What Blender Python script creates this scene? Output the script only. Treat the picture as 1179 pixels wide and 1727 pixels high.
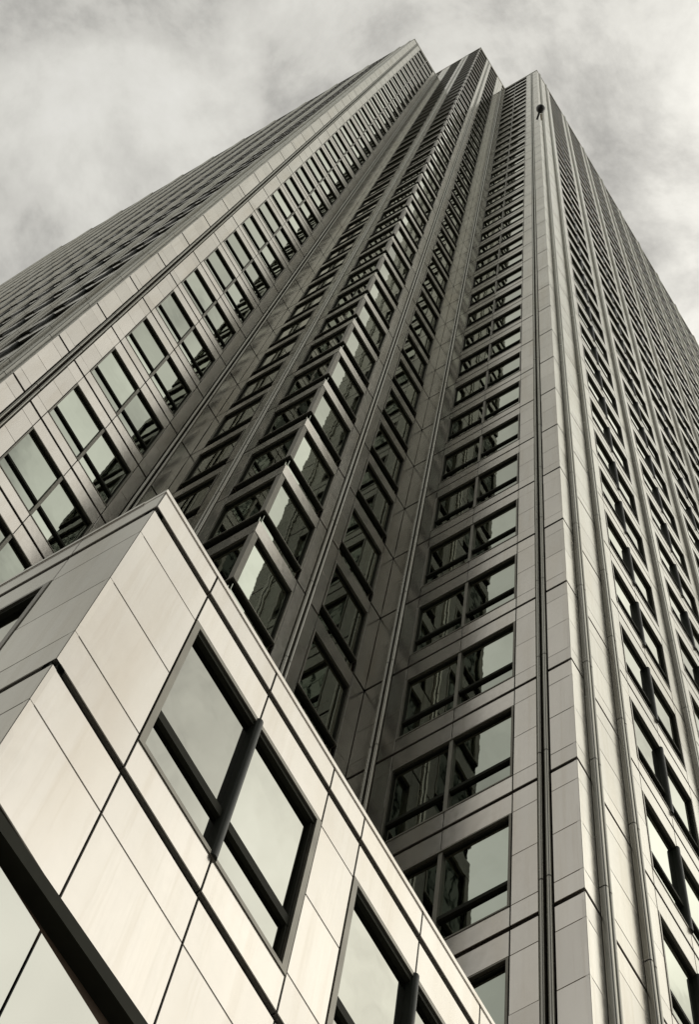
import bpy, math, random
from mathutils import Matrix, Vector, Euler
random.seed(11)
for o in list(bpy.data.objects): bpy.data.objects.remove(o, do_unlink=True)
SC = bpy.context.scene
COL = SC.collection

# ------------------------------------------------------------------ camera
U = 3.9                      # one storey, metres
EYE = 1.6                    # camera height above the pavement
FPX, PPX, PPY = 2101.08, 215.818, -802.852     # focal length and optical axis offset, in px of a 1179 x 1727 frame
HEAD, PITCH, ROLL = -0.5257, 3.05676, 0.51394
RC = (Matrix.Rotation(HEAD, 3, 'Z') @ Matrix.Rotation(PITCH, 3, 'X') @ Matrix.Rotation(ROLL, 3, 'Z'))
cam = bpy.data.cameras.new('camera')
camo = bpy.data.objects.new('camera', cam); COL.objects.link(camo)
camo.matrix_world = Matrix.Translation((0, 0, EYE)) @ RC.to_4x4()
cam.sensor_fit = 'VERTICAL'; cam.sensor_height = 36; cam.sensor_width = 24.6
cam.lens = FPX / 1727 * 36
cam.shift_x = -PPX / 1727; cam.shift_y = PPY / 1727
cam.clip_start = 0.1; cam.clip_end = 6000
SC.camera = camo
SC.render.resolution_x = 700; SC.render.resolution_y = 1024

# ------------------------------------------------------------------ world: bright overcast
SUN_EL, SUN_AZ = 27.0, -30.0      # azimuth counted from +X towards +Y
w = bpy.data.worlds.new("World"); SC.world = w; w.use_nodes = True
nt = w.node_tree; N = nt.nodes; L = nt.links
for n in list(N): N.remove(n)
out = N.new('ShaderNodeOutputWorld'); bg = N.new('ShaderNodeBackground')
L.new(bg.outputs[0], out.inputs[0])
sky = N.new('ShaderNodeTexSky'); sky.sky_type = 'NISHITA'; sky.sun_disc = False
sky.sun_elevation = math.radians(SUN_EL); sky.sun_rotation = math.radians(90 - SUN_AZ)
sky.dust_density = 4; sky.air_density = 1
tc = N.new('ShaderNodeTexCoord')
sep = N.new('ShaderNodeSeparateXYZ'); L.new(tc.outputs['Generated'], sep.inputs[0])
def math_n(op, a, b=None, clamp=False):
    m = N.new('ShaderNodeMath'); m.operation = op; m.use_clamp = clamp
    for i, v in enumerate((a, b)):
        if v is None: continue
        if isinstance(v, (int, float)): m.inputs[i].default_value = v
        else: L.new(v, m.inputs[i])
    return m.outputs[0]
zc = math_n('ADD', math_n('MAXIMUM', sep.outputs[2], 0.0), 0.25)
px = math_n('DIVIDE', sep.outputs[0], zc); py = math_n('DIVIDE', sep.outputs[1], zc)
cmb = N.new('ShaderNodeCombineXYZ'); L.new(px, cmb.inputs[0]); L.new(py, cmb.inputs[1])
L.new(math_n('ADD', math_n('MULTIPLY', math_n('MULTIPLY', py, py), -1.2), 8.1), cmb.inputs[2])     # cloud layers shear towards the horizon
n1 = N.new('ShaderNodeTexNoise'); n1.inputs['Scale'].default_value = 6.0; n1.inputs['Detail'].default_value = 9
n1.inputs['Roughness'].default_value = 0.61; n1.inputs['Distortion'].default_value = 0.25
L.new(cmb.outputs[0], n1.inputs['Vector'])
rmp = N.new('ShaderNodeValToRGB'); L.new(n1.outputs[0], rmp.inputs[0])
e = rmp.color_ramp.elements
e[0].position = 0.31; e[0].color = (0.37, 0.36, 0.335, 1)
e[1].position = 0.57; e[1].color = (0.81, 0.795, 0.735, 1)
m_ = e.new(0.455); m_.color = (0.67, 0.655, 0.605, 1)
m2_ = e.new(0.70); m2_.color = (0.90, 0.885, 0.83, 1)
# veiled sun: the cloud deck is brighter on the sun's side
sd = Vector((math.cos(math.radians(SUN_EL)) * math.cos(math.radians(SUN_AZ)),
             math.cos(math.radians(SUN_EL)) * math.sin(math.radians(SUN_AZ)), math.sin(math.radians(SUN_EL))))
dot = N.new('ShaderNodeVectorMath'); dot.operation = 'DOT_PRODUCT'
L.new(tc.outputs['Generated'], dot.inputs[0]); dot.inputs[1].default_value = sd
g = math_n('POWER', math_n('MAXIMUM', dot.outputs['Value'], 0.0), 3.0)
gain = math_n('ADD', math_n('MULTIPLY', g, 1.75), 0.80)
wm = N.new('ShaderNodeVectorMath'); wm.operation = 'MULTIPLY_ADD'      # warmer towards the sun
gv = N.new('ShaderNodeCombineXYZ'); [L.new(g, gv.inputs[i]) for i in range(3)]
L.new(gv.outputs[0], wm.inputs[0]); wm.inputs[1].default_value = (0.01, -0.008, -0.03); wm.inputs[2].default_value = (1, 1, 1)
wv = N.new('ShaderNodeVectorMath'); wv.operation = 'MULTIPLY'
L.new(rmp.outputs[0], wv.inputs[0]); L.new(wm.outputs[0], wv.inputs[1])
sc_ = N.new('ShaderNodeVectorMath'); sc_.operation = 'SCALE'
L.new(wv.outputs[0], sc_.inputs[0]); L.new(gain, sc_.inputs['Scale'])
sk = N.new('ShaderNodeVectorMath'); sk.operation = 'SCALE'; sk.inputs['Scale'].default_value = 0.10
L.new(sky.outputs[0], sk.inputs[0])
mx = N.new('ShaderNodeMix'); mx.data_type = 'VECTOR'; mx.inputs[0].default_value = 0.94
L.new(sk.outputs[0], mx.inputs[4]); L.new(sc_.outputs[0], mx.inputs[5])
L.new(mx.outputs[1], bg.inputs[0]); bg.inputs[1].default_value = 1.0

sun = bpy.data.lights.new('sun', 'SUN'); sun.energy = 0.5; sun.angle = math.radians(16); sun.color = (1, 0.95, 0.87)
suno = bpy.data.objects.new('sun', sun); COL.objects.link(suno)
suno.rotation_euler = sd.to_track_quat('Z', 'Y').to_euler(); suno.location = (0, -30, 60)

SC.view_settings.view_transform = 'Standard'; SC.view_settings.look = 'None'
SC.view_settings.exposure = 0.16; SC.view_settings.gamma = 1.0
SC.view_settings.use_curve_mapping = False
SC.render.engine = 'CYCLES'
SC.cycles.max_bounces = 8; SC.cycles.glossy_bounces = 6; SC.cycles.diffuse_bounces = 3

# ------------------------------------------------------------------ materials
def base_mat(name):
    m = bpy.data.materials.new(name); m.use_nodes = True
    return m, m.node_tree.nodes, m.node_tree.links, m.node_tree.nodes['Principled BSDF']
def mramp(N, L, src, pts):
    r = N.new('ShaderNodeValToRGB'); L.new(src, r.inputs[0]); el = r.color_ramp.elements
    el[0].position, el[0].color = pts[0][0], (*pts[0][1], 1)
    el[1].position, el[1].color = pts[-1][0], (*pts[-1][1], 1)
    for p_, c_ in pts[1:-1]:
        x = el.new(p_); x.color = (*c_, 1)
    return r.outputs[0]
def rnd(N, L, geo):
    oi = N.new('ShaderNodeObjectInfo'); a = N.new('ShaderNodeMath'); a.operation = 'ADD'
    L.new(geo.outputs['Random Per Island'], a.inputs[0]); L.new(oi.outputs['Random'], a.inputs[1])
    f = N.new('ShaderNodeMath'); f.operation = 'FRACT'; L.new(a.outputs[0], f.inputs[0]); return f.outputs[0]
def steel(name, c, rough, metal=0.9, bump=0.02, var=0.08, stain=True):
    """Linen-finish stainless sheet: every sheet a little different, faint drip stains."""
    m, N, L, b = base_mat(name)
    tc = N.new('ShaderNodeTexCoord')
    geo = N.new('ShaderNodeNewGeometry')
    nz = N.new('ShaderNodeTexNoise'); nz.inputs['Scale'].default_value = 0.9; nz.inputs['Detail'].default_value = 6
    mp = N.new('ShaderNodeMapping'); mp.inputs['Scale'].default_value = (1, 1, 0.25)
    L.new(geo.outputs['Position'], mp.inputs[0]); L.new(mp.outputs[0], nz.inputs['Vector'])
    lo = tuple(x * 0.86 for x in c); hi = tuple(min(1, x * 1.08) for x in c)
    col = mramp(N, L, nz.outputs[0], [(0.30, (c[0]*0.94, c[1]*0.92, c[2]*0.89)), (0.5, c), (0.72, hi)])
    ms = N.new('ShaderNodeMapping'); ms.inputs['Scale'].default_value = (5, 5, 0.22)
    ns = N.new('ShaderNodeTexNoise'); ns.inputs['Scale'].default_value = 1.0; ns.inputs['Detail'].default_value = 7; ns.inputs['Roughness'].default_value = .65
    L.new(geo.outputs['Position'], ms.inputs[0]); L.new(ms.outputs[0], ns.inputs['Vector'])
    sv = mramp(N, L, ns.outputs[0], [(0.36, (.955, .945, .93)), (0.50, (1, 1, 1)), (0.9, (1, 1, 1))])
    vm = N.new('ShaderNodeVectorMath'); vm.operation = 'MULTIPLY'; L.new(col, vm.inputs[0]); L.new(sv, vm.inputs[1]); col = vm.outputs[0]
    mul = N.new('ShaderNodeMath'); mul.operation = 'MULTIPLY_ADD'
    L.new(rnd(N, L, geo), mul.inputs[0]); mul.inputs[1].default_value = var * 2; mul.inputs[2].default_value = 1 - var
    sc = N.new('ShaderNodeVectorMath'); sc.operation = 'SCALE'; L.new(col, sc.inputs[0]); L.new(mul.outputs[0], sc.inputs['Scale'])
    L.new(sc.outputs[0], b.inputs['Base Color'])
    b.inputs['Metallic'].default_value = metal; b.inputs['Specular Tint'].default_value = (.72, .735, .70, 1)
    n2 = N.new('ShaderNodeTexNoise'); n2.inputs['Scale'].default_value = 7; n2.inputs['Detail'].default_value = 5
    L.new(geo.outputs['Position'], n2.inputs['Vector'])
    mr = N.new('ShaderNodeMapRange'); L.new(n2.outputs[0], mr.inputs[0])
    mr.inputs[3].default_value = rough - 0.05; mr.inputs[4].default_value = rough + 0.07
    L.new(mr.outputs[0], b.inputs['Roughness'])
    n3 = N.new('ShaderNodeTexNoise'); n3.inputs['Scale'].default_value = 1.3; n3.inputs['Detail'].default_value = 2
    L.new(geo.outputs['Position'], n3.inputs['Vector'])
    bp = N.new('ShaderNodeBump'); bp.inputs['Strength'].default_value = 0.25; bp.inputs['Distance'].default_value = bump
    L.new(n3.outputs[0], bp.inputs['Height']); L.new(bp.outputs[0], b.inputs['Normal'])
    return m
def plain(name, c, rough, metal=0.0, ior=1.5, var=0.12, scale=3.0, bump=0.0, spec=0.5):
    m, N, L, b = base_mat(name)
    geo = N.new('ShaderNodeNewGeometry')
    nz = N.new('ShaderNodeTexNoise'); nz.inputs['Scale'].default_value = scale; nz.inputs['Detail'].default_value = 5
    L.new(geo.outputs['Position'], nz.inputs['Vector'])
    L.new(mramp(N, L, nz.outputs[0], [(0.3, tuple(x*(1-var) for x in c)), (0.7, tuple(x*(1+var) for x in c))]), b.inputs['Base Color'])
    b.inputs['Roughness'].default_value = rough; b.inputs['Metallic'].default_value = metal
    b.inputs['IOR'].default_value = ior
    b.inputs['Specular IOR Level'].default_value = spec
    if bump:
        bp = N.new('ShaderNodeBump'); bp.inputs['Strength'].default_value = 0.4; bp.inputs['Distance'].default_value = bump
        L.new(nz.outputs[0], bp.inputs['Height']); L.new(bp.outputs[0], b.inputs['Normal'])
    return m
def glass(name, c, refl, rough=0.015):
    """Coated office glazing seen from outside: dark body, strong tinted mirror, faint waviness."""
    m, N, L, b = base_mat(name)
    geo = N.new('ShaderNodeNewGeometry')
    mul = N.new('ShaderNodeMath'); mul.operation = 'MULTIPLY_ADD'
    L.new(rnd(N, L, geo), mul.inputs[0]); mul.inputs[1].default_value = 0.4; mul.inputs[2].default_value = 0.8
    rgb = N.new('ShaderNodeRGB'); rgb.outputs[0].default_value = (*refl, 1)
    sc = N.new('ShaderNodeVectorMath'); sc.operation = 'SCALE'; L.new(rgb.outputs[0], sc.inputs[0]); L.new(mul.outputs[0], sc.inputs['Scale'])
    L.new(sc.outputs[0], b.inputs['Base Color'])
    b.inputs['Metallic'].default_value = 1.0; b.inputs['Specular Tint'].default_value = (.92, .915, .87, 1); b.inputs['Roughness'].default_value = rough
    n3 = N.new('ShaderNodeTexNoise'); n3.inputs['Scale'].default_value = 0.8; n3.inputs['Detail'].default_value = 2.5
    L.new(geo.outputs['Position'], n3.inputs['Vector'])
    bp = N.new('ShaderNodeBump'); bp.inputs['Strength'].default_value = 0.5; bp.inputs['Distance'].default_value = 0.006
    L.new(n3.outputs[0], bp.inputs['Height']); L.new(bp.outputs[0], b.inputs['Normal'])
    return m
M = {
 'steel': steel('brushed_steel_cladding', (0.63, 0.60, 0.555), 0.20, var=0.06),
 'rail': steel('steel_guide_rail', (0.40, 0.39, 0.355), 0.24, var=0.03),
 'trim': plain('grey_window_trim', (0.22, 0.21, 0.175), 0.45, 0.6),
 'dark': plain('dark_anodised_metal', (0.030, 0.031, 0.023), 0.75, 0.0, spec=0.1),
 'mull': plain('slate_mullion_metal', (0.026, 0.030, 0.024), 0.45, 0.0, spec=0.25),
 'joint': plain('joint_sealant', (0.10, 0.068, 0.045), 0.8, 0.0),
 'glass': glass('tower_glazing', (0.04, 0.05, 0.045), (0.37, 0.40, 0.35)),
 'glass2': glass('wing_glazing', (0.05, 0.05, 0.045), (0.33, 0.335, 0.305)),
 'shop': glass('wing_lower_glazing', (0.05, 0.05, 0.045), (0.46, 0.465, 0.43), 0.08),
 'roof': plain('roof_felt', (0.12, 0.12, 0.115), 0.9),
 'rubber': plain('black_balloon_rubber', (0.012, 0.012, 0.012), 0.35),
 'paper': plain('pale_paper', (0.75, 0.68, 0.55), 0.8),
 'dglass': plain('added_tower_glass', (0.020, 0.034, 0.028), 0.12, 0.0, 1.45),
 'dfr': plain('added_tower_frame', (0.040, 0.058, 0.048), 0.5),
}

# ------------------------------------------------------------------ helpers
def wz(z): return z * U + EYE
class Face:
    """A facade plane. s runs along it from the outer corner, o is outward, z is up (all in storeys)."""
    def __init__(f, axis, x, y): f.axis, f.x, f.y = axis, x, y
    def W(f, s, o, z):
        if f.axis == 'Y': return Vector(((f.x + s) * U, (f.y - o) * U, wz(z)))    # looks towards -Y
        return Vector(((f.x - o) * U, (f.y + s) * U, wz(z)))                       # looks towards -X
    def D(f, s, o, z):
        if f.axis == 'Y': return Vector((s * U, -o * U, z * U))
        return Vector((-o * U, s * U, z * U))
def proj(P):
    v = RC.transposed() @ (P - Vector((0, 0, EYE)))
    if v.z > -1e-6: return None
    return (589.5 + PPX + FPX * v.x / -v.z, 863.5 + PPY - FPX * v.y / -v.z)
def seen(face, s0, s1, z0, z1, behind=True):
    """Rough size in px of a piece inside the frame; 0 when outside or behind the low wing."""
    q = [proj(face.W(a, 0, b)) for a, b in ((s0, z0), (s1, z0), (s1, z1), (s0, z1))]
    if None in q: return 0
    cx = sum(p[0] for p in q) / 4; cy = sum(p[1] for p in q) / 4
    if not (-20 < cx < 1199 and -10 < cy < 1737): return 0
    if behind and cx < 830:
        top = 832 + (cx - 286) / 0.605 if cx > 286 else 832 + (286 - cx) * 0.54
        if cy > top: return 0
    A = 0
    for i in range(4):
        x0, y0 = q[i]; x1, y1 = q[(i + 1) % 4]; A += x0 * y1 - x1 * y0
    return math.sqrt(abs(A) / 2)
class MB:
    def __init__(s): s.v = []; s.f = []; s.mi = []
    def quad(s, a, b, c, d, mi=0):
        n = len(s.v); s.v += [a, b, c, d]; s.f.append((n, n + 1, n + 2, n + 3)); s.mi.append(mi)
    def box(s, P, s0, s1, o0, o1, z0, z1, mi=0, tilt=0.0, cham=0.0, back=True):
        """P maps (s,o,z) to a point. o0 back, o1 front."""
        n = len(s.v)
        t = [random.uniform(-tilt, tilt) for _ in range(4)] if tilt else (0, 0, 0, 0)
        if tilt: t[2] = t[1] + t[3] - t[0]          # stays flat
        s.v += [P(s0, o0, z0), P(s1, o0, z0), P(s1, o0, z1), P(s0, o0, z1)]
        oo = o1 - cham
        s.v += [P(s0, oo + t[0], z0), P(s1, oo + t[1], z0), P(s1, oo + t[2], z1), P(s0, oo + t[3], z1)]
        F = [(0, 1, 5, 4), (1, 2, 6, 5), (2, 3, 7, 6), (3, 0, 4, 7)]
        if back: F.append((3, 2, 1, 0))
        if cham:
            c = cham
            s.v += [P(s0 + c, o1 + t[0], z0 + c), P(s1 - c, o1 + t[1], z0 + c), P(s1 - c, o1 + t[2], z1 - c), P(s0 + c, o1 + t[3], z1 - c)]
            F += [(4, 5, 9, 8), (5, 6, 10, 9), (6, 7, 11, 10), (7, 4, 8, 11), (8, 9, 10, 11)]
        else: F.append((4, 5, 6, 7))
        for q in F: s.f.append(tuple(n + i for i in q)); s.mi.append(mi)
    def prof(s, P, pts, z0, z1, mi=0, caps=True):
        """extrude a profile of (s,o) points from z0 to z1"""
        n = len(s.v); k = len(pts)
        for z in (z0, z1): s.v += [P(a, b, z) for a, b in pts]
        for i in range(k):
            j = (i + 1) % k; s.f.append((n + i, n + j, n + k + j, n + k + i)); s.mi.append(mi)
        if caps:
            s.f.append(tuple(n + i for i in reversed(range(k)))); s.mi.append(mi)
            s.f.append(tuple(n + k + i for i in range(k))); s.mi.append(mi)
    def mesh(s, name, mats, smooth=False):
        me = bpy.data.meshes.new(name); me.from_pydata([tuple(p) for p in s.v], [], s.f)
        if not isinstance(mats, (list, tuple)): mats = [mats]
        for m in mats: me.materials.append(m)
        if len(mats) > 1: me.polygons.foreach_set('material_index', s.mi)
        import bmesh
        bm = bmesh.new(); bm.from_mesh(me); bmesh.ops.recalc_face_normals(bm, faces=bm.faces); bm.to_mesh(me); bm.free()
        if smooth:
            me.polygons.foreach_set('use_smooth', [True] * len(me.polygons))
            try: me.set_sharp_from_angle(angle=math.radians(40))
            except Exception: pass
        me.update(); return me
def link(name, me, parent=None, loc=(0, 0, 0), kind=None, label=None, cat=None, group=None, rot=None):
    o = bpy.data.objects.new(name, me); COL.objects.link(o)
    if parent is not None: o.parent = parent
    o.location = loc
    if rot: o.rotation_euler = rot
    if kind: o['kind'] = kind
    if label: o['label'] = label
    if cat: o['category'] = cat
    if group: o['group'] = group
    return o
cache = {}
def piece(name, face, s0, s1, o0, o1, z0, z1, mat, parent, org, cham=0.0022, tilt=0.0):
    """a box piece as its own object (mesh shared between alike pieces); org = world position of its parent"""
    w_, h_, d_ = round(s1 - s0, 4), round(z1 - z0, 4), round(o1 - o0, 4)
    key = (name, face.axis, w_, h_, d_, mat, cham)
    if key not in cache:
        mb = MB(); mb.box(lambda a, b, c: face.D(a, b, c), -w_/2, w_/2, -d_/2, d_/2, -h_/2, h_/2, cham=cham)
        cache[key] = mb.mesh(name, M[mat])
    c = face.W((s0 + s1) / 2, (o0 + o1) / 2, (z0 + z1) / 2)
    r = None
    if tilt:
        a, b = random.uniform(-tilt, tilt), random.uniform(-tilt, tilt)
        r = (a, 0, b) if face.axis == 'Y' else (0, a, b)
    return link(name, cache[key], parent, c - org, rot=r)

# ------------------------------------------------------------------ ground
mb = MB(); R_ = 3000
mb.quad((-R_, -R_, 0), (R_, -R_, 0), (R_, R_, 0), (-R_, R_, 0))
M['ground'] = plain('stone_paving', (0.16, 0.155, 0.145), 0.8, scale=0.6, bump=0.01)
link('ground', mb.mesh('ground', M['ground']), kind='structure')

# ------------------------------------------------------------------ tower layout (storeys, camera at the origin)
XA, YA, XB, YB, XC, YC = 0.883, 5.445, 2.656, 3.866, 4.170, 2.122
Z0, NTOP, NTOPB, NBOT = 5.860, 40, 45, -6
ZT, ZTB, ZG = Z0 + NTOP + 0.03, Z0 + NTOPB + 0.03, -EYE / U
NB = 11; PITCHB = 1.37; LONG = 0.70 + NB * PITCHB + 0.70
J = 0.0055                    # thin joint
JT = 0.028                   # recessed floor joint
HD, SL, MID = 0.828, 0.145, 0.49      # window head, sill, middle panel joint, in parts of a storey
TH = 0.022                   # panel thickness
REC = 0.027                  # glass recess

tower = link('tower', None, loc=(XB * U, YB * U, 0), label='tall steel-clad skyscraper with stepped corners rising out of the top of the photo', cat='skyscraper')
TORG = Vector((XB * U, YB * U, 0))

# column layouts: ('p',s0,s1) clad pier, ('w',s0,mid,s1) window pair, ('h',s0,s1) single window, ('r',s) rail pair
def corner_return(L_):
    k = L_ / 1.745
    return [('p', 0, .178*k), ('r', .221*k), ('p', .264*k, .432*k), ('w', .432*k, .905*k, 1.366*k),
            ('p', 1.366*k, 1.500*k), ('r', 1.542*k), ('p', 1.585*k, L_)]
def inner_return(L_):
    k = L_ / 1.514
    return [('h', 0.0, .540*k), ('p', .540*k, .652*k), ('r', .695*k), ('p', .738*k, .845*k), ('h', .845*k, 1.362*k), ('p', 1.362*k, L_)]
def long_face():
    a = [('p', 0, .160), ('r', .203), ('p', .246, .617), ('r', .660)]
    s = .660
    for i in range(NB):
        a += [('p', s + .043, s + .23), ('w', s + .23, s + .685, s + 1.14), ('p', s + 1.14, s + PITCHB - .043), ('r', s + PITCHB)]
        s += PITCHB
    a += [('p', s + .043, s + .70)]
    return a
faces = [   # face, columns, length, floors, kind
 (Face('Y', XC, YC), long_face(), NTOP, 'long'),
 (Face('X', XC, YC), corner_return(YB - YC), NTOP, 'ret'),
 (Face('Y', XB, YB), inner_return(XC - XB), NTOPB, 'inner'),
 (Face('X', XB, YB), inner_return(YA - YB), NTOPB, 'inner'),
 (Face('Y', XA, YA), corner_return(XB - XA), NTOP, 'ret'),
 (Face('X', XA, YA), long_face(), NTOP, 'long'),
]
for fc, L0_ in ((Face('Y', XB, YB), XC - XB), (Face('X', XB, YB), YA - YB)):      # upper storeys of the corner tower behind the wing roofs
    s_ = L0_; cc = []
    for i in range(6):
        cc += [('p', s_, s_ + .23), ('w', s_ + .23, s_ + .685, s_ + 1.14), ('p', s_ + 1.14, s_ + PITCHB)]; s_ += PITCHB
    faces.append((fc, cc, NTOPB, 'upper'))
panels = []     # (size, face, s0, s1, z0, z1)
wins = []       # (size, face, s0, mid, s1, zbase, inner)
rails = []
j = J / 2; h = 0.0011     # half widths of the vertical and the horizontal thin joints
for fc, cols, ntop, kd in faces:
    for c in cols:
        if c[0] == 'r': rails.append((fc, c[1], ntop, kd)); continue
        for k in range(NTOP if kd == 'upper' else NBOT, ntop):
            zb = Z0 + k
            if c[0] == 'p':
                s0, s1 = c[1] + (0 if c[1] == 0 else j), c[2] - j
                rows = [(JT/2, SL - h), (SL + h, MID - h), (MID + h, HD - h), (HD + h, 1 - JT/2)]
                if s1 - s0 < 0.12 and kd == 'inner': rows = [(JT/2, MID - h), (MID + h, 1 - JT/2)]
                for a, b in rows:
                    panels.append((seen(fc, s0, s1, zb + a, zb + b), fc, s0, s1, zb + a, zb + b))
            else:
                segs = [(c[1], c[2]), (c[2], c[3])] if c[0] == 'w' else [(c[1], c[2])]
                for a, b in segs:
                    a_, b_ = (a if a == 0 else a + j), b - j
                    panels.append((seen(fc, a_, b_, zb + HD + j, zb + 1), fc, a_, b_, zb + HD + j, zb + 1 - JT/2))
                    if kd != 'inner':
                        panels.append((seen(fc, a_, b_, zb, zb + SL), fc, a_, b_, zb + JT/2, zb + SL - j))
                wins.append((seen(fc, c[1], c[-1], zb + SL, zb + HD), fc, c[1], c[2] if c[0] == 'w' else None, c[-1], zb, kd))
panels.sort(key=lambda t: -t[0]); wins.sort(key=lambda t: -t[0])
NP = 300
for sz, fc, s0, s1, z0, z1 in panels[:NP]:
    piece('panel', fc, s0, s1, -TH, random.uniform(-.0012, .0012), z0, z1, 'steel', tower, TORG, tilt=math.radians(0.22)) if False else \
    piece('panel', fc, s0, s1, -TH, 0, z0, z1, 'steel', tower, TORG, tilt=math.radians(0.22))
mb = MB()
def rel(fc): return lambda a, b, c: fc.W(a, b, c) - TORG
for sz, fc, s0, s1, z0, z1 in panels[NP:]:
    mb.box(rel(fc), s0, s1, -TH, 0, z0, z1, tilt=0.0007, back=False)
link('distant_panels', mb.mesh('distant_panels', M['steel']), tower, kind='stuff')

# ---- windows
RM = 0.020      # mullion radius
def win_parts(s0, mid, s1, inner, big=False):
    """list of (name, list of boxes/profiles, material key); coordinates relative to the storey line"""
    T = 0.027 if big else 0.015   # trim width
    HF = 0.018 if big else 0.010; DF = -.006 if big else -.016; JF = .011 if big else .006; TB = .017 if big else .012
    D_ = -REC
    sl = SL if not inner else SL + 0.012
    fr = []     # trim ring + reveals
    fr += [('b', s0 + j, s1 - j, -.05, .003, HD - T*.7, HD - j),     # head trim
           ('b', s0 + j, s1 - j, -.05, .004, sl, sl + T*.6)]         # sill
    if s0 > 0: fr.append(('b', s0 + j, s0 + j + T, -.05, .0035, sl + T*.6, HD - T*.7))
    fr.append(('b', s1 - j - T, s1 - j, -.05, .0035, sl + T*.6, HD - T*.7))
    if inner and s0 == 0: fr.append(('b', 0.0, 0.010, -.05, .001, sl + T*.6, HD - T*.7))
    a0 = s0 + (j + T if s0 > 0 else 0.010); a1 = s1 - j - T
    dk = [('b', a0, a1, -.05, DF, HD - T*.7 - HF, HD - T*.7 - .0005),            # head recess frame
          ('b', a1 - JF, a1 - .0005, -.05, -.012, sl + T*.6, HD - T*.7 - HF - .001)]      # jamb frame
    tz = 0.335
    cuts = [a0, a1] if mid is None else [a0, mid, a1]
    panes = []; tr = []
    for i in range(len(cuts) - 1):
        c0, c1 = cuts[i], cuts[i + 1]
        if inner:
            panes.append((c0, c1, sl + T*.6, HD - T*.7 - .03))
            panes[-1] = (c0, c1, SL + .026, HD - T*.7 - HF)
            panes.append((c0, c1, 0.018, SL - .004))
            tr.append((c0, c1, -.05, -.004, SL + .0, SL + .026))
        else:
            panes.append((c0, c1, sl + T*.6, tz - TB + .001)); panes.append((c0, c1, tz + TB - .001, HD - T*.7 - HF))
            tr.append((c0, c1, -.05, -.010, tz - TB, tz + TB))
    return fr, dk, panes, tr
def mull_prof(mid, r=RM, o=0.004, n=10, flat=False):
    if flat: return [(mid + .014, -.05), (mid + .014, -.004), (mid - .014, -.004), (mid - .014, -.05)]
    pts = [(mid + r, -.05), (mid + r, o - r * .2)]
    for i in range(1, n):
        a = math.pi * i / n; pts.append((mid + r * math.cos(a), o - r*.2 + r * math.sin(a) * 0.9))
    return pts + [(mid - r, o - r * .2), (mid - r, -.05)]
wcache = {}
def build_window(fc, s0, mid, s1, zb, inner, parent, org, gmat='glass', flat=False):
    key = (fc.axis, s0, mid, s1, inner, id(fc), gmat)
    P = lambda a, b, c: fc.D(a - s0, b, c)
    if key not in wcache:
        fr, dk, panes, tr = win_parts(s0, mid, s1, inner, gmat == 'glass2')
        m1 = MB()
        for t in fr: m1.box(P, *t[1:], mi=0)
        for t in dk: m1.box(P, *t[1:], mi=1)
        e_ = {'frame': m1.mesh('window', [M['trim'], M['dark']])}
        e_['panes'] = []
        for (a, b, c, d) in panes:
            m2 = MB(); w2, h2 = (b - a) / 2, (d - c) / 2
            m2.box(lambda x, y, z: fc.D(x, y, z), -w2, w2, -.004, 0, -h2, h2)
            e_['panes'].append((m2.mesh('pane', M[gmat]), P((a + b) / 2, -REC, (c + d) / 2)))
        m3 = MB()
        e_['tr'] = []
        for t in tr:
            m3 = MB(); m3.box(P, *t); e_['tr'].append(m3.mesh('transom', M['dark']))
        if mid is not None:
            m4 = MB(); m4.prof(P, mull_prof(mid, r=.0165 if gmat == 'glass2' else RM, flat=flat), SL + .002, HD - .004); e_['mull'] = m4.mesh('mullion', M['trim' if flat else 'mull'], smooth=not flat)
        wcache[key] = e_
    e_ = wcache[key]
    wo = link('window', e_['frame'], parent, fc.W(s0, 0, zb) - org)
    for me, c in e_['panes']:
        a, b = random.gauss(0, math.radians(.12)), random.gauss(0, math.radians(.12))
        link('pane', me, wo, c, rot=((a, 0, b) if fc.axis == 'Y' else (0, a, b)))
    for me in e_['tr']: link('transom', me, wo)
    if 'mull' in e_: link('mullion', e_['mull'], wo)
    return wo
NW = 300
for sz, fc, s0, mid, s1, zb, kd in wins[:NW]:
    build_window(fc, s0, mid, s1, zb, kd == 'inner', tower, TORG, flat=(kd == 'ret'))
mb = MB()
for sz, fc, s0, mid, s1, zb, kd in wins[NW:]:
    P = lambda a, b, c, fc=fc, zb=zb: fc.W(a, b, c + zb) - TORG
    fr, dk, panes, tr = win_parts(s0, mid, s1, kd == 'inner')
    for t in fr: mb.box(P, *t[1:], mi=0, back=False)
    for t in dk: mb.box(P, *t[1:], mi=1, back=False)
    for (a, b, c, d) in panes: mb.box(P, a, b, -REC - .004, -REC, c, d, mi=2, tilt=0.0010, back=False)
    for t in tr: mb.box(P, *t, mi=1, back=False)
    if mid is not None: mb.prof(P, mull_prof(mid, n=4, flat=(kd == 'ret')), SL + .002, HD - .004, mi=3, caps=False)
link('distant_windows', mb.mesh('distant_windows', [M['trim'], M['dark'], M['glass'], M['mull']]), tower, kind='stuff')

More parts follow.
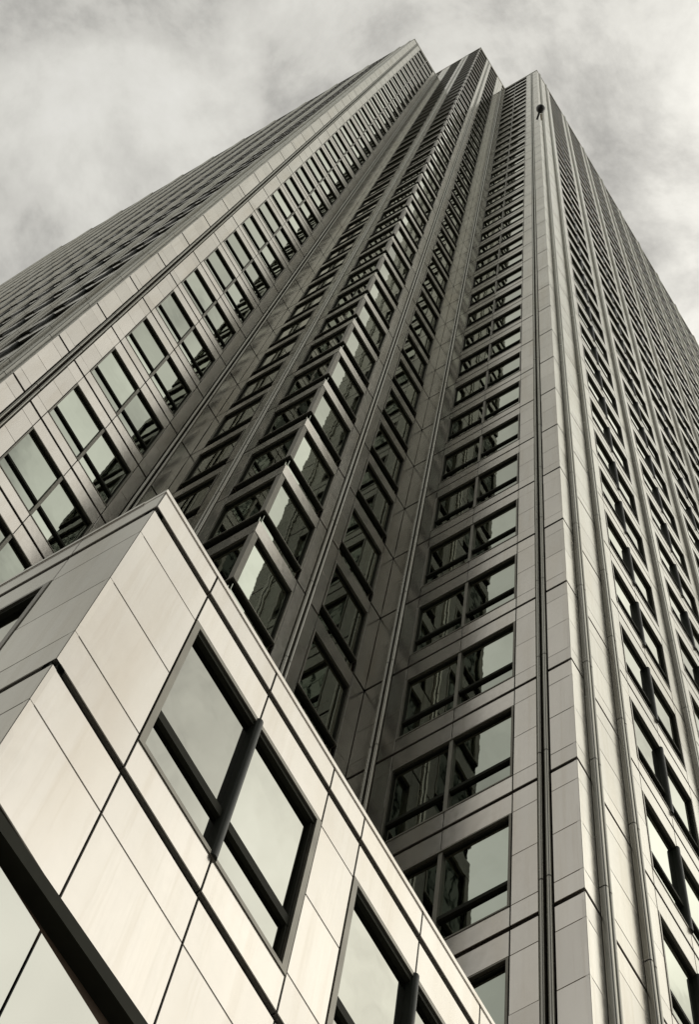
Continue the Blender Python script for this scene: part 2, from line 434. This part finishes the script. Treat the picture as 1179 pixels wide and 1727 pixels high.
# ---- twin guide rails running up the facade
def rail_bar(mb, P, s, r, o, z0, z1, n=7):
    pts = [(s + r, -.03), (s + r, o)]
    for i in range(1, n): a = math.pi * i / n; pts.append((s + r * math.cos(a), o + r * math.sin(a)))
    pts += [(s - r, o), (s - r, -.03)]
    mb.prof(P, pts, z0, z1)
for fc, s, ntop, kd in rails:
    mb = MB(); o_ = 0.006 if kd != 'long' else 0.026
    base = fc.W(s, 0, Z0 + NBOT)
    P = lambda a, b, c, fc=fc, s=s: fc.D(a - s, b, c - Z0 - NBOT)
    for k in range(NBOT, ntop):
        for q in (-1, 1):
            rail_bar(mb, P, s + q * .0225, .0150, o_, Z0 + k + .19 + .004, Z0 + k + 1.19 - .004)
    ro = link('rail', mb.mesh('rail', M['rail'], smooth=True), tower, base - TORG)

# ---- wall behind the joints, roofs and the sides away from the camera
mb = MB(); TI = 0.045
def wbox(mb, x0, x1, y0, y1, z0, z1, org, mi=0):
    P = lambda a, b, c: Vector((a * U, b * U, wz(c))) - org
    mb.box(P, x0, x1, y0, y1, z0, z1, mi=mi)
X2, Y2 = XC + LONG, YA + LONG
wbox(mb, XB + TI, XC + 6 * PITCHB, YB + TI, YA + 6 * PITCHB, ZG, ZTB - .02, TORG)
wbox(mb, XA + TI, XB + TI - .001, YA + TI, Y2, ZG, ZT - .02, TORG)
wbox(mb, XC + TI, X2, YC + TI, YB + TI - .001, ZG, ZT - .021, TORG)
link('backing_wall', mb.mesh('backing_wall', M['joint']), tower)
mb = MB()
wbox(mb, XB - .012, XC + 6 * PITCHB + .02, YB - .012, YA + 6 * PITCHB + .02, ZTB - .019, ZTB + .10, TORG)
wbox(mb, XA - .012, XB - .013, YA - .012, Y2 + .02, ZT - .018, ZT + .10, TORG)
wbox(mb, XC - .012, X2 + .02, YC - .012, YB - .013, ZT - .018, ZT + .10, TORG)
link('roof_coping', mb.mesh('roof_coping', M['steel']), tower)

# ------------------------------------------------------------------ the low wing in front
PX, PY, PZ = 1.112, 2.278, 4.482
PTOP = 0.128
wing = link('low_wing', None, loc=(PX * U, PY * U, 0), label='low pale metal-clad building wing in front of the tower foot', cat='building')
WORG = Vector((PX * U, PY * U, 0))
FM, FS = Face('Y', PX, PY), Face('X', PX, PY)
def wing_face(fc, cols, Lf):
    for c in cols:
        segs = [(c[1], c[2])] if c[0] == 'p' else [(c[1], c[2]), (c[2], c[3])]
        for a, b in segs:
            a_, b_ = (a if a == 0 else a + j), b - j
            piece('parapet_panel', fc, a_, b_, -TH, 0.002, PZ + .016, PZ + PTOP, 'steel', wing, WORG, tilt=math.radians(.1))
            for k in (0, -1):
                zt = PZ + k
                if c[0] == 'p' or k == -1:
                    rows = [(-SL - .038, -.016), (-.51 + h, -SL - .038 - 2*h), (-.835 + h, -.51 - h), (-1 + .016, -.835 - h)]
                    if k == -1: rows = [(-SL - .038, -.016), (-.50, -SL - .038 - 2*h)]
                    if c[0] == 'w' and k == 0: rows = []
                else: rows = [(-.172 + j, -.016), (-1 + .016, -.83 - j)]
                for p0, p1 in rows:
                    piece('panel', fc, a_, b_, -TH, 0, zt + p0, zt + p1, 'steel', wing, WORG, tilt=math.radians(.12))
            # big glazing below the dark band
            piece('pane', fc, a_, b_, -TH - .01, -.008, PZ - 2.9, PZ - 1.60, 'shop', wing, WORG, tilt=math.radians(.1))
            piece('panel', fc, a_, b_, -TH, 0, ZG + .01, PZ - 2.92, 'steel', wing, WORG)
        if c[0] == 'w':
            build_window(fc, c[1], c[2], c[3], PZ - 1, False, wing, WORG, gmat='glass2')
main_cols = [('p', 0, .386), ('w', .386, .830, 1.272), ('p', 1.272, 1.503), ('w', 1.503, 1.948, 2.392), ('p', 2.392, 3.050)]
side_cols = [('p', 0, .386), ('w', .386, .830, 1.272), ('p', 1.272, 1.503), ('w', 1.503, 1.948, 2.392), ('p', 2.392, 3.160)]
wing_face(FM, main_cols, 3.05); wing_face(FS, side_cols, 3.16)
mb = MB()
wbox(mb, PX + TI, XC - .001, PY + TI, YB - .001, ZG, PZ + .05, WORG)
wbox(mb, PX + TI, XB - .001, YB, YA - .001, ZG, PZ + .05, WORG)
link('backing_wall', mb.mesh('backing_wall', M['joint']), wing)
mb = MB()
P = lambda a, b, c: FM.W(a, b, c) - WORG
mb.box(P, -.004, 3.05, -.10, .006, PZ + PTOP + .001, PZ + PTOP + .022)
P = lambda a, b, c: FS.W(a, b, c) - WORG
mb.box(P, .101, 3.16, -.10, .006, PZ + PTOP + .001, PZ + PTOP + .0215)
link('parapet_coping', mb.mesh('parapet_coping', M['steel']), wing)
# rounded drip rail lying in each floor joint of the wing
for nm, fc, Lf in (('a', FM, 3.05), ('b', FS, 3.16)):
    for k in (0, -1):
        m5 = MB()
        zc_ = PZ + k
        prof = [(-.03, -.010), (-.03, .0155), (-.006, .0155), (-.001, .012), (.001, .006), (.0, .0), (-.004, -.006), (-.012, -.010)]
        n = len(m5.v); kk = len(prof)
        for s_ in (0, Lf): m5.v += [fc.W(s_, o_ - .017, zc_ + z_) - WORG for o_, z_ in prof]
        for i in range(kk): m5.f.append((n + i, n + (i + 1) % kk, n + kk + (i + 1) % kk, n + kk + i)); m5.mi.append(0)
        link('joint_rail', m5.mesh('joint_rail', M['mull'], smooth=True), wing)
# heavy dark band above the lower glazing, very slightly out of level
m5 = MB()
z_at = lambda s: -1.530 + .0612 * s
for s0_, s1_ in ((-.01, 3.05),):
    a = [FM.W(s0_, o, PZ + z_at(s0_) + d) - WORG for o, d in ((-.05, 0), (.010, 0), (.010, -.040), (-.05, -.040))]
    b = [FM.W(s1_, o, PZ + z_at(s1_) + d) - WORG for o, d in ((-.05, 0), (.010, 0), (.010, -.040), (-.05, -.040))]
    n = 0; m5.v += a + b
    m5.f = [(0, 1, 5, 4), (1, 2, 6, 5), (2, 3, 7, 6), (3, 0, 4, 7), (3, 2, 1, 0), (4, 5, 6, 7)]; m5.mi = [0] * 6
link('dark_band', m5.mesh('dark_band', M['dark']), wing)

# ------------------------------------------------------------------ unseen dark tower, added so its reflection deepens the shade in the inner corner
OX, OY, ON = -4.6, -4.6, 52
opp = link('added_dark_tower', None, loc=(OX * U, OY * U, 0), label='unseen dark glass block added to darken the reflections in the inner corner', cat='added dark block')
OORG = Vector((OX * U, OY * U, 0))
mb = MB(); wbox(mb, OX - 12, OX, OY - 12, OY, ZG, ZG + ON, OORG); link('curtain_glass', mb.mesh('curtain_glass', M['dglass']), opp)
mb = MB()
for k in range(ON): wbox(mb, OX - 12.01, OX + .02, OY - 12.01, OY + .02, ZG + k + .80, ZG + k + 1.0, OORG)
link('spandrel_band', mb.mesh('spandrel_band', M['dfr']), opp, kind='stuff')
mb = MB()
for q in range(25):
    t = q * .5
    wbox(mb, OX + .019, OX + .05, OY - t - .03, OY - t + .03, ZG, ZG + ON, OORG)
    wbox(mb, OX - t - .03, OX - t + .03, OY + .019, OY + .0501, ZG, ZG + ON, OORG)
link('fin', mb.mesh('fin', M['dfr']), opp, kind='stuff')

# ------------------------------------------------------------------ black balloon adrift near the corner
def ray(px_, py_):
    return (RC @ Vector(((px_ - 589.5 - PPX) / FPX, -(py_ - 863.5 - PPY) / FPX, -1))).normalized()
d = ray(912.5, 183.5); dist = 46.0 / d.z
c = Vector((0, 0, EYE)) + d * dist
rr = 7.9 / FPX * 46.0
mb = MB(); nu, nv = 20, 14
for i in range(nv + 1):
    t = math.pi * i / nv
    for q in range(nu):
        a = 2 * math.pi * q / nu
        r = rr * math.sin(t); z = rr * 1.12 * math.cos(t) * (1.0 if t < math.pi / 2 else 1.12)
        mb.v.append((r * math.cos(a), r * math.sin(a), z))
for i in range(nv):
    for q in range(nu):
        mb.f.append((i*nu + q, i*nu + (q+1) % nu, (i+1)*nu + (q+1) % nu, (i+1)*nu + q)); mb.mi.append(0)
bal = link('balloon', mb.mesh('balloon', M['rubber'], smooth=True), loc=c, label='small black round balloon with dangling ribbon near the tower corner top', cat='balloon')
def strip(name, a, b, wd, mat, sag=(0, 0, 0)):
    m = MB(); n = 6; prev = None
    a, b, sag = Vector(a), Vector(b), Vector(sag)
    side = (b - a).cross(d).normalized() * wd; th = d * wd * .3
    rings = []
    for i in range(n + 1):
        t = i / n; p_ = a.lerp(b, t) + sag * math.sin(math.pi * t)
        rings.append([p_ + side, p_ + th, p_ - side, p_ - th])
    for r in rings: m.v += r
    for i in range(n):
        for q in range(4): m.f.append((i*4 + q, i*4 + (q+1) % 4, (i+1)*4 + (q+1) % 4, (i+1)*4 + q)); m.mi.append(0)
    m.f += [(3, 2, 1, 0), (n*4, n*4+1, n*4+2, n*4+3)]; m.mi += [0, 0]
    return link(name, m.mesh(name, M[mat]), bal)
def off(px_, py_):
    dd = ray(px_, py_); return Vector((0, 0, EYE)) + dd * (46.0 / dd.z) - c
strip('ribbon', off(910, 190), off(906, 202), .036, 'rubber')
strip('tag', off(912.5, 192), off(914, 203), .032, 'paper', (0, 0, .02))
print('objects', len(bpy.data.objects), 'panels', len(panels), 'windows', len(wins), 'cut', panels[NP-1][0], wins[NW-1][0])
